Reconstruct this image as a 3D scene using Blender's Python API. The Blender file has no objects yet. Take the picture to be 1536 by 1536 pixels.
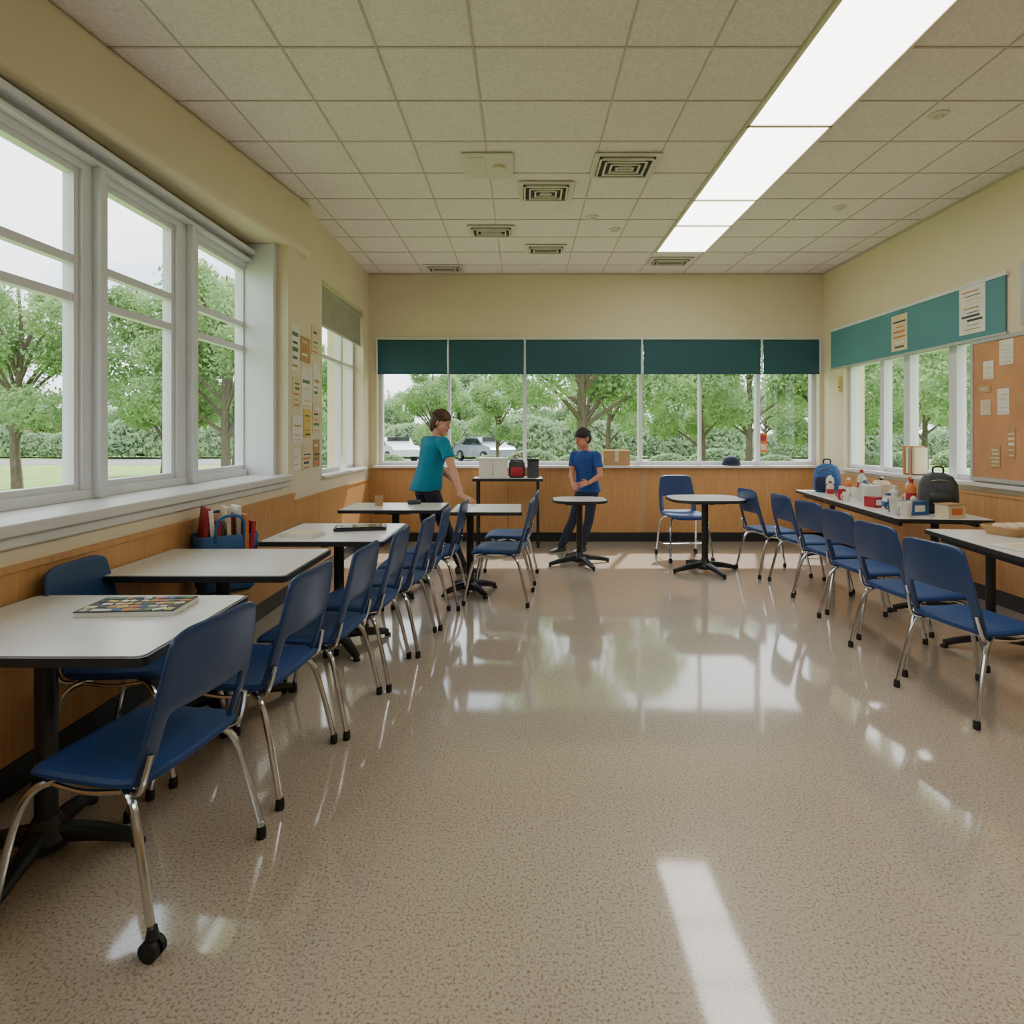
import bpy, bmesh, math, random
import numpy as np
from mathutils import Vector, Matrix
random.seed(7); rng=np.random.default_rng(7)
S=bpy.context.scene
COL=S.collection
R=math.radians
# ------------------------------------------------------------------ materials
def lin(c):
    o=[]
    for v in c[:3]:
        v=v/255.0
        o.append(v/12.92 if v<=0.04045 else ((v+0.055)/1.055)**2.4)
    return (o[0],o[1],o[2],1.0)
def newmat(name):
    m=bpy.data.materials.new(name); m.use_nodes=True
    nt=m.node_tree; b=nt.nodes['Principled BSDF']
    return m,nt,b
def mat(name,col,rough=0.5,metal=0.0,var=0.06,scale=6.0,bump=0.0,bscale=80.0,coat=0.0,stretch=(1,1,1),spec=0.5):
    m,nt,b=newmat(name)
    b.inputs['Roughness'].default_value=rough
    b.inputs['Metallic'].default_value=metal
    b.inputs['Coat Weight'].default_value=coat
    b.inputs['Specular IOR Level'].default_value=spec
    c=lin(col)
    tc=nt.nodes.new('ShaderNodeTexCoord'); mp=nt.nodes.new('ShaderNodeMapping')
    mp.inputs['Scale'].default_value=stretch
    nt.links.new(tc.outputs['Object'],mp.inputs['Vector'])
    n=nt.nodes.new('ShaderNodeTexNoise'); n.inputs['Scale'].default_value=scale; n.inputs['Detail'].default_value=4
    nt.links.new(mp.outputs[0],n.inputs['Vector'])
    r=nt.nodes.new('ShaderNodeValToRGB')
    r.color_ramp.elements[0].position=0.3; r.color_ramp.elements[1].position=0.7
    r.color_ramp.elements[0].color=tuple(max(0,x*(1-var)) for x in c[:3])+(1,)
    r.color_ramp.elements[1].color=tuple(min(1,x*(1+var)) for x in c[:3])+(1,)
    nt.links.new(n.outputs['Fac'],r.inputs['Fac']); nt.links.new(r.outputs['Color'],b.inputs['Base Color'])
    if bump>0:
        n2=nt.nodes.new('ShaderNodeTexNoise'); n2.inputs['Scale'].default_value=bscale; n2.inputs['Detail'].default_value=3
        nt.links.new(mp.outputs[0],n2.inputs['Vector'])
        bp=nt.nodes.new('ShaderNodeBump'); bp.inputs['Strength'].default_value=bump; bp.inputs['Distance'].default_value=0.01
        nt.links.new(n2.outputs['Fac'],bp.inputs['Height']); nt.links.new(bp.outputs['Normal'],b.inputs['Normal'])
    return m
M={}
M['wall']=mat('cream_wall_paint',(222,208,178),0.7,var=0.03,scale=1.5,bump=0.08,bscale=160)
M['white']=mat('white_frame_paint',(218,219,223),0.4,var=0.02)
M['sill']=mat('sill_paint',(216,213,209),0.3,var=0.03)
M['alu']=mat('aluminium_frame',(190,192,192),0.35,metal=0.3,var=0.03)
M['base']=mat('black_vinyl_base',(34,36,40),0.4)
M['teal']=mat('teal_shade_fabric',(42,84,94),0.75,var=0.05,scale=3,bump=0.1,bscale=400)
M['teal2']=mat('teal_light_fabric',(84,138,144),0.7,var=0.08,scale=2,bump=0.1,bscale=400)
M['shadegrey']=mat('grey_shade_fabric',(158,154,138),0.8)
M['blue']=mat('blue_plastic',(38,62,104),0.32,var=0.06,scale=12,bump=0.04,bscale=300)
M['bluefab']=mat('blue_seat_fabric',(24,62,118),0.6,var=0.12,scale=60,bump=0.1,bscale=500)
M['chrome']=mat('chrome_tube',(205,208,214),0.16,metal=1.0,var=0.02)
M['black']=mat('black_powdercoat',(28,29,31),0.38,var=0.08)
M['rubber']=mat('black_rubber',(20,20,21),0.6)
M['top']=mat('laminate_top',(224,219,214),0.28,var=0.03,scale=30)
M['edge']=mat('table_edge_vinyl',(38,40,44),0.4)
M['vent']=mat('vent_metal',(210,202,190),0.5,var=0.05)
M['ventd']=mat('vent_dark',(64,58,52),0.8)
M['beige']=mat('beige_plastic',(216,206,178),0.5)
M['cork']=mat('cork_board',(200,146,102),0.85,var=0.12,scale=4,bump=0.2,bscale=200)
M['paper']=mat('paper_white',(226,222,212),0.8)
M['paper2']=mat('paper_cream',(218,200,166),0.8)
M['red']=mat('red_fabric',(165,34,44),0.6,var=0.2,scale=30)
M['orange']=mat('orange_print',(206,120,60),0.6)
M['yellow']=mat('yellow_print',(218,184,90),0.6)
M['green']=mat('green_print',(90,124,80),0.6)
M['navy']=mat('navy_fabric',(24,34,62),0.7,var=0.15,scale=40)
M['bluebag']=mat('blue_nylon',(44,90,146),0.55,var=0.2,scale=20,bump=0.1)
M['greybag']=mat('charcoal_nylon',(62,64,68),0.6,var=0.2,scale=20,bump=0.1)
M['card']=mat('cardboard',(184,146,100),0.8,var=0.08)
M['clearp']=mat('pale_plastic',(205,205,196),0.25)
M['brick']=mat('far_brick',(160,116,96),0.9,var=0.2)
M['grass']=mat('grass',(132,164,80),0.95,var=0.25,scale=2,bump=0.3,bscale=60)
M['asphalt']=mat('asphalt',(128,128,126),0.9,var=0.1)
M['bark']=mat('bark',(98,86,72),0.9,var=0.3,scale=20,bump=0.5,bscale=40,stretch=(1,1,.2))
M['carw']=mat('car_paint_white',(220,222,225),0.25,coat=0.5,var=0.01)
M['carb']=mat('car_paint_silver',(150,158,168),0.25,metal=0.4,coat=0.5,var=0.01)
M['carr']=mat('car_paint_maroon',(110,40,50),0.25,coat=0.5,var=0.01)
M['darkglass']=mat('dark_glass',(25,30,34),0.08)
M['skin']=mat('skin',(206,150,122),0.5,var=0.06,scale=20)
M['skin2']=mat('skin_tan',(190,128,98),0.5,var=0.06,scale=20)
M['lips']=mat('lips',(160,84,76),0.5)
M['eyew']=mat('eye_white',(210,204,198),0.2)
M['iris']=mat('iris_dark',(40,26,18),0.15)
M['hairb']=mat('hair_brown',(74,44,26),0.55,var=0.35,scale=40,bump=0.5,bscale=120,stretch=(1,1,.3))
M['hairk']=mat('hair_black',(26,20,18),0.5,var=0.3,scale=40,bump=0.5,bscale=120)
M['tealshirt']=mat('teal_cotton',(0,128,154),0.8,var=0.08,scale=10,bump=0.6,bscale=9,stretch=(1,1,.6))
M['blueshirt']=mat('blue_cotton',(20,66,136),0.8,var=0.1,scale=10,bump=0.6,bscale=10,stretch=(1,1,.6))
M['jeans']=mat('dark_denim',(34,44,66),0.85,var=0.2,scale=30,bump=0.6,bscale=10)
M['pants']=mat('dark_slacks',(28,32,48),0.8,var=0.15,scale=30,bump=0.6,bscale=9)
M['shoe']=mat('shoe_grey',(70,72,78),0.6)
M['shoew']=mat('shoe_sole',(200,200,196),0.6)

def wood():
    m,nt,b=newmat('oak_wainscot')
    tc=nt.nodes.new('ShaderNodeTexCoord'); mp=nt.nodes.new('ShaderNodeMapping')
    mp.inputs['Scale'].default_value=(14,14,0.9)
    nt.links.new(tc.outputs['Object'],mp.inputs['Vector'])
    n=nt.nodes.new('ShaderNodeTexNoise'); n.inputs['Scale'].default_value=3; n.inputs['Detail'].default_value=8; n.inputs['Distortion'].default_value=0.6
    nt.links.new(mp.outputs[0],n.inputs['Vector'])
    r=nt.nodes.new('ShaderNodeValToRGB'); e=r.color_ramp.elements
    e[0].position=0.25; e[0].color=lin((186,134,82)); e[1].position=0.8; e[1].color=lin((208,160,104))
    nt.links.new(n.outputs['Fac'],r.inputs['Fac']); nt.links.new(r.outputs[0],b.inputs['Base Color'])
    b.inputs['Roughness'].default_value=0.42
    return m
M['wood']=wood()
def floormat():
    m,nt,b=newmat('terrazzo_floor')
    tc=nt.nodes.new('ShaderNodeTexCoord')
    v=nt.nodes.new('ShaderNodeTexNoise'); v.inputs['Scale'].default_value=115; v.inputs['Detail'].default_value=2; v.inputs['Roughness'].default_value=0.6
    nt.links.new(tc.outputs['Object'],v.inputs['Vector'])
    r=nt.nodes.new('ShaderNodeValToRGB'); e=r.color_ramp.elements
    e[0].position=0.34; e[0].color=lin((142,122,104)); e[1].position=0.46; e[1].color=lin((192,176,156))
    x=r.color_ramp.elements.new(0.68); x.color=lin((206,192,172))
    nt.links.new(v.outputs['Fac'],r.inputs['Fac'])
    n=nt.nodes.new('ShaderNodeTexNoise'); n.inputs['Scale'].default_value=0.8; n.inputs['Detail'].default_value=4
    nt.links.new(tc.outputs['Object'],n.inputs['Vector'])
    mx=nt.nodes.new('ShaderNodeMix'); mx.data_type='RGBA'; mx.blend_type='MULTIPLY'; mx.inputs[0].default_value=0.3
    nt.links.new(r.outputs[0],mx.inputs[6]); 
    r2=nt.nodes.new('ShaderNodeValToRGB'); r2.color_ramp.elements[0].color=(.75,.72,.68,1); r2.color_ramp.elements[1].color=(1,1,1,1)
    nt.links.new(n.outputs['Fac'],r2.inputs['Fac']); nt.links.new(r2.outputs[0],mx.inputs[7])
    nt.links.new(mx.outputs[2],b.inputs['Base Color'])
    b.inputs['Roughness'].default_value=0.35
    b.inputs['Coat Weight'].default_value=1.0; b.inputs['Coat Roughness'].default_value=0.07; b.inputs['Coat IOR'].default_value=1.85
    n3=nt.nodes.new('ShaderNodeTexNoise'); n3.inputs['Scale'].default_value=2.2; n3.inputs['Detail'].default_value=2
    nt.links.new(tc.outputs['Object'],n3.inputs['Vector'])
    bp=nt.nodes.new('ShaderNodeBump'); bp.inputs['Strength'].default_value=0.05; bp.inputs['Distance'].default_value=0.02
    nt.links.new(n3.outputs['Fac'],bp.inputs['Height']); nt.links.new(bp.outputs[0],b.inputs['Coat Normal'])
    return m
M['floor']=floormat()
def ceilmat():
    m,nt,b=newmat('acoustic_tile')
    tc=nt.nodes.new('ShaderNodeTexCoord')
    v=nt.nodes.new('ShaderNodeTexNoise'); v.inputs['Scale'].default_value=60; v.inputs['Detail'].default_value=5; v.inputs['Roughness'].default_value=0.8
    nt.links.new(tc.outputs['Object'],v.inputs['Vector'])
    r=nt.nodes.new('ShaderNodeValToRGB'); e=r.color_ramp.elements
    e[0].position=0.3; e[0].color=lin((208,197,190)); e[1].position=0.6; e[1].color=lin((236,226,219))
    nt.links.new(v.outputs['Fac'],r.inputs['Fac']); nt.links.new(r.outputs[0],b.inputs['Base Color'])
    b.inputs['Roughness'].default_value=0.9
    bp=nt.nodes.new('ShaderNodeBump'); bp.inputs['Strength'].default_value=0.25; bp.inputs['Distance'].default_value=0.01
    nt.links.new(v.outputs['Fac'],bp.inputs['Height']); nt.links.new(bp.outputs[0],b.inputs['Normal'])
    return m
M['ceil']=ceilmat()
M['tbar']=mat('ceiling_grid_metal',(190,178,166),0.6)
def glassmat():
    m=bpy.data.materials.new('window_glass'); m.use_nodes=True; nt=m.node_tree
    nt.nodes.clear()
    o=nt.nodes.new('ShaderNodeOutputMaterial'); t=nt.nodes.new('ShaderNodeBsdfTransparent'); g=nt.nodes.new('ShaderNodeBsdfGlossy')
    t.inputs[0].default_value=(.97,.985,.98,1); g.inputs['Roughness'].default_value=0.02
    f=nt.nodes.new('ShaderNodeLayerWeight'); f.inputs[0].default_value=.5
    p=nt.nodes.new('ShaderNodeMath'); p.operation='POWER'; p.inputs[1].default_value=5
    q=nt.nodes.new('ShaderNodeMath'); q.operation='MULTIPLY_ADD'; q.inputs[1].default_value=.7; q.inputs[2].default_value=.03
    mx=nt.nodes.new('ShaderNodeMixShader')
    nt.links.new(f.outputs['Facing'],p.inputs[0]); nt.links.new(p.outputs[0],q.inputs[0])
    nt.links.new(q.outputs[0],mx.inputs[0]); nt.links.new(t.outputs[0],mx.inputs[1]); nt.links.new(g.outputs[0],mx.inputs[2])
    nt.links.new(mx.outputs[0],o.inputs[0]); return m
M['glass']=glassmat()
def emitmat(name,col,s):
    m=bpy.data.materials.new(name); m.use_nodes=True; nt=m.node_tree; nt.nodes.clear()
    o=nt.nodes.new('ShaderNodeOutputMaterial'); e=nt.nodes.new('ShaderNodeEmission')
    e.inputs[0].default_value=col; e.inputs[1].default_value=s
    nt.links.new(e.outputs[0],o.inputs[0]); return m
M['lamp']=emitmat('fluorescent_diffuser',(1,.965,.91,1),7.5)
def leafmat(name,c1,c2):
    m=bpy.data.materials.new(name); m.use_nodes=True; nt=m.node_tree; nt.nodes.clear()
    o=nt.nodes.new('ShaderNodeOutputMaterial'); d=nt.nodes.new('ShaderNodeBsdfDiffuse'); t=nt.nodes.new('ShaderNodeBsdfTranslucent')
    mx=nt.nodes.new('ShaderNodeMixShader'); mx.inputs[0].default_value=0.45
    tc=nt.nodes.new('ShaderNodeTexCoord'); n=nt.nodes.new('ShaderNodeTexNoise'); n.inputs['Scale'].default_value=1.3; n.inputs['Detail'].default_value=5
    nt.links.new(tc.outputs['Object'],n.inputs['Vector'])
    r=nt.nodes.new('ShaderNodeValToRGB'); r.color_ramp.elements[0].position=.35; r.color_ramp.elements[1].position=.65
    r.color_ramp.elements[0].color=lin(c1); r.color_ramp.elements[1].color=lin(c2)
    nt.links.new(n.outputs['Fac'],r.inputs['Fac'])
    nt.links.new(r.outputs[0],d.inputs[0]); nt.links.new(r.outputs[0],t.inputs[0])
    nt.links.new(d.outputs[0],mx.inputs[1]); nt.links.new(t.outputs[0],mx.inputs[2]); nt.links.new(mx.outputs[0],o.inputs[0]); return m
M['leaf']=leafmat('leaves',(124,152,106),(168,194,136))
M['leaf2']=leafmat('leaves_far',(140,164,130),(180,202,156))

# ------------------------------------------------------------------ mesh builder
class MB:
    def __init__(s): s.v=[]; s.f=[]; s.m=[]; s.mats=[]
    def mi(s,k):
        if k not in s.mats: s.mats.append(k)
        return s.mats.index(k)
    def add(s,vs,fs,k):
        o=len(s.v); s.v.extend([tuple(v) for v in vs]); i=s.mi(k)
        for f in fs: s.f.append(tuple(a+o for a in f)); s.m.append(i)
    def bx(s,x0,x1,y0,y1,z0,z1,k):
        vs=[(x0,y0,z0),(x1,y0,z0),(x1,y1,z0),(x0,y1,z0),(x0,y0,z1),(x1,y0,z1),(x1,y1,z1),(x0,y1,z1)]
        s.add(vs,[(0,3,2,1),(4,5,6,7),(0,1,5,4),(1,2,6,5),(2,3,7,6),(3,0,4,7)],k)
    def box(s,c,d,k,rot=None):
        a,b,e=d[0]/2,d[1]/2,d[2]/2
        vs=[Vector(p) for p in [(-a,-b,-e),(a,-b,-e),(a,b,-e),(-a,b,-e),(-a,-b,e),(a,-b,e),(a,b,e),(-a,b,e)]]
        if rot is not None:
            vs=[rot@p for p in vs]
        vs=[p+Vector(c) for p in vs]
        s.add(vs,[(0,3,2,1),(4,5,6,7),(0,1,5,4),(1,2,6,5),(2,3,7,6),(3,0,4,7)],k)
    def prism(s,poly,z0,z1,k):
        n=len(poly); vs=[(p[0],p[1],z0) for p in poly]+[(p[0],p[1],z1) for p in poly]
        fs=[tuple(range(n-1,-1,-1)),tuple(range(n,2*n))]+[(i,(i+1)%n,n+(i+1)%n,n+i) for i in range(n)]
        s.add(vs,fs,k)
    def loft(s,rings,k,cap=True):
        n=len(rings[0]); vs=[p for r in rings for p in r]; fs=[]
        for j in range(len(rings)-1):
            for i in range(n):
                a=j*n+i;b=j*n+(i+1)%n; fs.append((a,b,b+n,a+n))
        if cap: fs.append(tuple(range(n-1,-1,-1))); l=(len(rings)-1)*n; fs.append(tuple(l+i for i in range(n)))
        s.add(vs,fs,k)
    def tube(s,pts,r,k,seg=10,sm=True,cap=True):
        P=[Vector(p) for p in pts]; Rr=r if isinstance(r,(list,tuple)) else [r]*len(P)
        if sm and len(P)>2:
            Q=[];RR=[];n=len(P)
            for i in range(n-1):
                p0=P[max(i-1,0)];p1=P[i];p2=P[i+1];p3=P[min(i+2,n-1)]
                for t in [0,.2,.4,.6,.8]:
                    Q.append(0.5*((2*p1)+(-p0+p2)*t+(2*p0-5*p1+4*p2-p3)*t*t+(-p0+3*p1-3*p2+p3)*t**3)); RR.append(Rr[i]*(1-t)+Rr[i+1]*t)
            Q.append(P[-1]);RR.append(Rr[-1]); P=Q;Rr=RR
        rings=[];up=None
        for i,p in enumerate(P):
            t=(P[min(i+1,len(P)-1)]-P[max(i-1,0)]).normalized()
            if up is None: up=t.orthogonal().normalized()
            else:
                up=(up-t*up.dot(t)); up=up.normalized() if up.length>1e-6 else t.orthogonal().normalized()
            b=t.cross(up)
            rings.append([p+(up*math.cos(a)+b*math.sin(a))*Rr[i] for a in [2*math.pi*j/seg for j in range(seg)]])
        s.loft(rings,k,cap)
    def cyl(s,p0,p1,r,k,seg=16,r1=None): s.tube([p0,p1],[r,r if r1 is None else r1],k,seg,False)
    def lathe(s,prof,c,k,seg=20):
        rings=[[(c[0]+max(r,1e-4)*math.cos(a),c[1]+max(r,1e-4)*math.sin(a),c[2]+z) for a in [2*math.pi*j/seg for j in range(seg)]] for r,z in prof]
        s.loft(rings,k)
    def ell(s,c,rad,k,axes=None,seg=14,rn=8):
        c=Vector(c); X,Y,Z=axes if axes else (Vector((1,0,0)),Vector((0,1,0)),Vector((0,0,1)))
        rings=[]
        for j in range(rn+1):
            ph=-math.pi/2+math.pi*j/rn; cr=max(math.cos(ph),1e-3)
            rings.append([c+X*rad[0]*cr*math.cos(a)+Y*rad[1]*cr*math.sin(a)+Z*rad[2]*math.sin(ph) for a in [2*math.pi*i/seg for i in range(seg)]])
        s.loft(rings,k)
    def cap(s,p0,p1,r0,r1,k,seg=12):
        p0=Vector(p0);p1=Vector(p1); s.cyl(p0,p1,r0,k,seg,r1)
        s.ell(p0,(r0,r0,r0),k,seg=seg,rn=6); s.ell(p1,(r1,r1,r1),k,seg=seg,rn=6)
    def mesh(s,name,smooth=True,ang=35):
        me=bpy.data.meshes.new(name); me.from_pydata(s.v,[],s.f)
        for k in s.mats: me.materials.append(M[k])
        me.polygons.foreach_set('material_index',s.m)
        bm=bmesh.new(); bm.from_mesh(me); bmesh.ops.recalc_face_normals(bm,faces=bm.faces[:]); bm.to_mesh(me); bm.free()
        if smooth:
            me.polygons.foreach_set('use_smooth',[True]*len(me.polygons)); me.set_sharp_from_angle(angle=R(ang))
        me.update(); return me
    def obj(s,name,loc=(0,0,0),rz=0,bevel=0,parent=None,smooth=True,seg=2):
        return place(s.mesh(name,smooth),name,loc,rz,bevel,parent,seg)
def place(me,name,loc=(0,0,0),rz=0,bevel=0,parent=None,seg=2):
    o=bpy.data.objects.new(name,me); COL.objects.link(o); o.location=loc; o.rotation_euler=(0,0,rz)
    if bevel>0:
        b=o.modifiers.new('bevel','BEVEL'); b.width=bevel; b.segments=seg; b.limit_method='ANGLE'; b.angle_limit=R(40)
    if parent: o.parent=parent
    return o
def baked(mb,name,mods):
    me=mb.mesh(name+'_t'); o=bpy.data.objects.new('tmp',me); COL.objects.link(o)
    for typ,kw in mods:
        m=o.modifiers.new(typ,typ)
        for a,b in kw.items(): setattr(m,a,b)
    bpy.context.view_layer.update()
    dg=bpy.context.evaluated_depsgraph_get(); ev=o.evaluated_get(dg)
    res=bpy.data.meshes.new_from_object(ev,depsgraph=dg); res.name=name
    bpy.data.objects.remove(o); bpy.data.meshes.remove(me); return res
def addmesh(mb,me,k):
    mb.add([v.co[:] for v in me.vertices],[tuple(p.vertices) for p in me.polygons],k)

# ------------------------------------------------------------------ room constants
H=3.474; XL=-2.0; XR=3.89; YB=7.78; YF=-2.5
def cells(u0,u1,w0,w1,holes):
    us=sorted({u0,u1,*[h[0] for h in holes],*[h[1] for h in holes]}); ws=sorted({w0,w1,*[h[2] for h in holes],*[h[3] for h in holes]})
    for i in range(len(us)-1):
        for j in range(len(ws)-1):
            cu=(us[i]+us[i+1])/2;cw=(ws[j]+ws[j+1])/2
            if not any(h[0]<cu<h[1] and h[2]<cw<h[3] for h in holes): yield us[i],us[i+1],ws[j],ws[j+1]
b=MB(); b.bx(-3,4.3,YF-.3,8.1,-.15,0,'floor'); b.obj('floor')
b=MB(); b.bx(-3,4.3,YF-.3,8.1,H,H+.12,'ceil'); b.obj('ceiling')
b=MB(); b.bx(-3,4.3,YF-.2,YF,0,H,'wall'); b.obj('wall_front')
# back wall
b=MB()
for u0,u1,w0,w1 in cells(-2.3,4.15,0,H,[(-1.90,3.84,.97,2.63)]): b.bx(u0,u1,YB,YB+.27,w0,w1,'wall')
b.obj('wall_back')
# right wall
b=MB()
for u0,u1,w0,w1 in cells(YF,YB,0,H,[(5.2,7.28,.97,2.25),(3.4,4.66,2.24,2.74)]): b.bx(XR,XR+.25,u0,u1,w0,w1,'wall')
b.obj('wall_right')
# left wall
b=MB()
b.bx(-2.55,XL,YF,5.10,0,1.0,'wall')
b.bx(-2.55,-2.42,YF,5.10,2.98,H,'wall')
b.bx(-2.55,-2.34,YF,-.9,1.0,2.98,'wall')
for u0,u1,w0,w1 in cells(5.10,YB,0,H,[(5.96,7.5,.97,2.93)]): b.bx(-2.45,XL,u0,u1,w0,w1,'wall')
b.obj('wall_left')
# soffit
b=MB()
pts=[(-2.42,YF),(-2.32,YF),(-2.32,2.3)]
for t in range(1,11):
    pts.append((-2.32+.39*(t/10),2.3+3.1*t/10))
pts+= [(-1.935,5.47),(-1.96,5.52),(-2.01,5.55),(-2.42,5.55)]
b.prism(pts,3.0,H,'wall'); b.obj('trim_soffit',bevel=.045,seg=4)
# wainscot
b=MB(); b.bx(XL-.002,XL+.018,YF,5.2,.12,.86,'wood'); b.bx(XL-.002,XL+.026,YF,5.2,.86,.885,'wood')
b.bx(XL-.002,XL+.018,5.2,YB-.02,.12,.80,'wood'); b.bx(XL-.002,XL+.026,5.2,YB-.02,.80,.82,'wood'); b.obj('trim_wainscot_left')
b=MB()
for x0,x1 in [(XL+.02,-.2),(-.195,1.56),(1.572,XR-.02)]:
    b.bx(x0,x1,YB-.02,YB+.002,.12,.93,'wood')
b.bx(1.56,1.572,YB-.014,YB,.12,.93,'alu')
b.bx(XL+.02,XR-.02,YB-.028,YB,.93,.95,'wood'); b.obj('trim_wainscot_back')
b=MB(); b.bx(XR-.02,XR+.002,YF,YB-.02,.12,.88,'wood'); b.bx(XR-.028,XR,YF,YB-.02,.88,.905,'wood'); b.obj('trim_wainscot_right')
b=MB(); b.bx(XL,XL+.024,YF,YB,0,.125,'base'); b.obj('baseboard_left',bevel=.003)
b=MB(); b.bx(XL,XR,YB-.026,YB,0,.115,'base'); b.obj('baseboard_back',bevel=.003)
b=MB(); b.bx(XR-.024,XR,YF,YB,0,.125,'base'); b.obj('baseboard_right',bevel=.003)
# sills
b=MB(); b.bx(-2.45,XL+.045,-.9,5.12,1.0,1.05,'sill'); b.bx(XL,XL+.02,-.9,5.1,.95,1.0,'sill'); b.obj('trim_sill_left',bevel=.008)
b=MB(); b.bx(-1.93,3.86,YB-.10,YB+.22,.955,.985,'sill'); b.obj('trim_sill_back',bevel=.005)
b=MB(); b.bx(XR-.06,XR+.2,4.0,7.3,.95,.985,'sill'); b.obj('trim_sill_right',bevel=.005)
b=MB(); b.bx(-2.3,XL+.04,5.93,7.53,.95,.98,'sill'); b.obj('trim_sill_left',bevel=.005)

# windows - left bank
wins=[(-.75,.12),(.31,1.1),(1.3,2.02),(2.22,3.17),(3.36,4.04),(4.30,5.07)]
zb,zt=1.10,2.80; xg=-2.38
for (y0,y1) in wins:
    b=MB()
    fw=.034
    b.bx(xg-.03,xg+.03,y0-.004,y0+fw,zb-.004,zt+.004,'white'); b.bx(xg-.03,xg+.03,y1-fw,y1+.004,zb-.004,zt+.004,'white')
    b.bx(xg-.028,xg+.028,y0+.01,y1-.01,zb-.003,zb+fw,'white'); b.bx(xg-.028,xg+.028,y0+.01,y1-.01,zt-fw,zt+.003,'white')
    b.bx(xg-.025,xg+.025,y0+.01,y1-.01,2.29,2.335,'white'); b.bx(xg-.025,xg+.025,y0+.01,y1-.01,2.09,2.135,'white')
    b.add([(xg,y0+fw-.005,zb+fw-.005),(xg,y1-fw+.005,zb+fw-.005),(xg,y1-fw+.005,zt-fw+.005),(xg,y0+fw-.005,zt-fw+.005)],[(0,1,2,3)],'glass')
    b.obj('window_1',smooth=False)
b=MB()
ed=[-.9]+[v for w in wins for v in w]+[5.10]
for i in range(0,len(ed),2):
    y0,y1=ed[i],ed[i+1]
    if y1-y0<.05: continue
    b.bx(xg-.05,xg+.05,y0,y1,zb+.001,zt-.001,'white')
    c=(y0+y1)/2
    b.bx(xg+.051,xg+.095,c-.022,c+.022,1.052,2.838,'white')
b.bx(xg-.052,xg+.056,-.9,5.048,1.051,zb,'white')
b.bx(xg-.052,xg+.048,-.9,5.048,zt,2.989,'white'); b.bx(xg+.04,xg+.13,-.9,5.04,2.90,2.93,'white'); b.bx(xg+.04,xg+.10,-.9,5.04,2.84,2.86,'white')
b.bx(xg-.05,-2.125,5.05,5.099,1.051,2.995,'white'); b.bx(-2.15,-2.10,5.04,5.105,1.051,2.997,'white')
b.obj('trim_window_casing_left',smooth=False)
# far left window
b=MB(); x=-2.16; f=.04
y0,y1,z0,z1=5.97,7.49,.98,2.92
for a,c in [(y0,y0+f),(6.98,7.04),(y1-f,y1)]: b.bx(x-.03,x+.04,a,c,z0,z1,'white')
for a,c in [(z0,z0+f),(2.2,2.24),(z1-f,z1)]: b.bx(x-.028,x+.038,y0+.01,y1-.01,a+.001,c-.001,'white')
b.add([(x,y0+f,z0+f),(x,y1-f,z0+f),(x,y1-f,z1-f),(x,y0+f,z1-f)],[(0,1,2,3)],'glass'); b.obj('window_2',smooth=False)
b=MB(); b.bx(-2.04,-2.03,5.98,7.48,2.5,2.88,'shadegrey'); b.cyl((-2.05,5.98,2.87),(-2.05,7.48,2.87),.035,'shadegrey'); b.bx(-2.045,-2.025,5.98,7.48,2.48,2.50,'alu'); b.obj('roller_shade')
# back windows
b=MB(); y=YB+.17
xs=[-1.90,-.977,.017,1.54,2.33,3.09,3.84]
ws=[.05,.035,.05,.05,.028,.05,.05]
for i,x in enumerate(xs):
    w=ws[i]; x0=x if i==0 else (x-w if i==6 else x-w/2)
    b.bx(x0,x0+w,y-.06,y+.03,.986,2.629,'white')
b.bx(-1.899,3.839,y-.056,y+.028,.987,1.03,'white'); b.bx(-1.899,3.839,y-.05,y+.028,2.58,2.628,'white')
b.add([(-1.88,y,1.0),(3.82,y,1.0),(3.82,y,2.6),(-1.88,y,2.6)],[(0,1,2,3)],'glass'); b.obj('window_3',smooth=False)
for x0,x1 in [(-1.885,-.985),(-.965,.005),(.035,1.52),(1.56,3.07),(3.11,3.83)]:
    b=MB(); yy=YB-.012
    b.bx(x0,x1,yy-.005,yy,2.18,2.60,'teal'); b.cyl((x0,yy+.03,2.585),(x1,yy+.03,2.585),.032,'teal'); b.bx(x0,x1,yy-.012,yy+.006,2.165,2.185,'teal')
    b.obj('roller_shade')
b=MB()
for x in [-1.9,-.975,.02,1.54,3.09,3.84]: b.bx(x-.008,x+.008,YB-.02,YB+.0,2.17,2.64,'white')
b.bx(-1.91,3.85,YB-.022,YB,2.622,2.64,'white'); b.obj('trim_shade_rail')
# right windows
b=MB(); x=XR+.12
ys=[(5.2,.05),(5.47,.10),(6.13,.10),(6.57,.07),(7.23,.05)]
for yy,w in ys: b.bx(x-.06,x+.03,yy,yy+w,.986,2.249,'white')
b.bx(x-.04,x+.028,5.201,7.279,.987,1.03,'white'); b.bx(x-.04,x+.028,5.201,7.279,2.2,2.248,'white')
b.add([(x,5.22,1.0),(x,7.26,1.0),(x,7.26,2.22),(x,5.22,2.22)],[(0,1,2,3)],'glass'); b.obj('window_4',smooth=False)
b=MB()
for a,c in [(4.82,6.12),(6.13,7.55)]: b.bx(XR-.02,XR-.01,a,c,2.21,2.68,'teal2')
b.bx(XR-.03,XR,4.8,7.57,2.67,2.70,'white'); b.bx(XR-.028,XR-.004,4.8,7.57,2.195,2.215,'alu')
b.obj('roller_shade')
b=MB(); x=XR+.05
for a,c in [(3.4,3.46),(4.6,4.66)]: b.bx(XR-.03,x+.05,a,c,2.241,2.739,'alu')
b.bx(XR-.028,x+.048,3.41,4.65,2.242,2.28,'alu');b.bx(XR-.028,x+.048,3.41,4.65,2.70,2.738,'alu')
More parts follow.
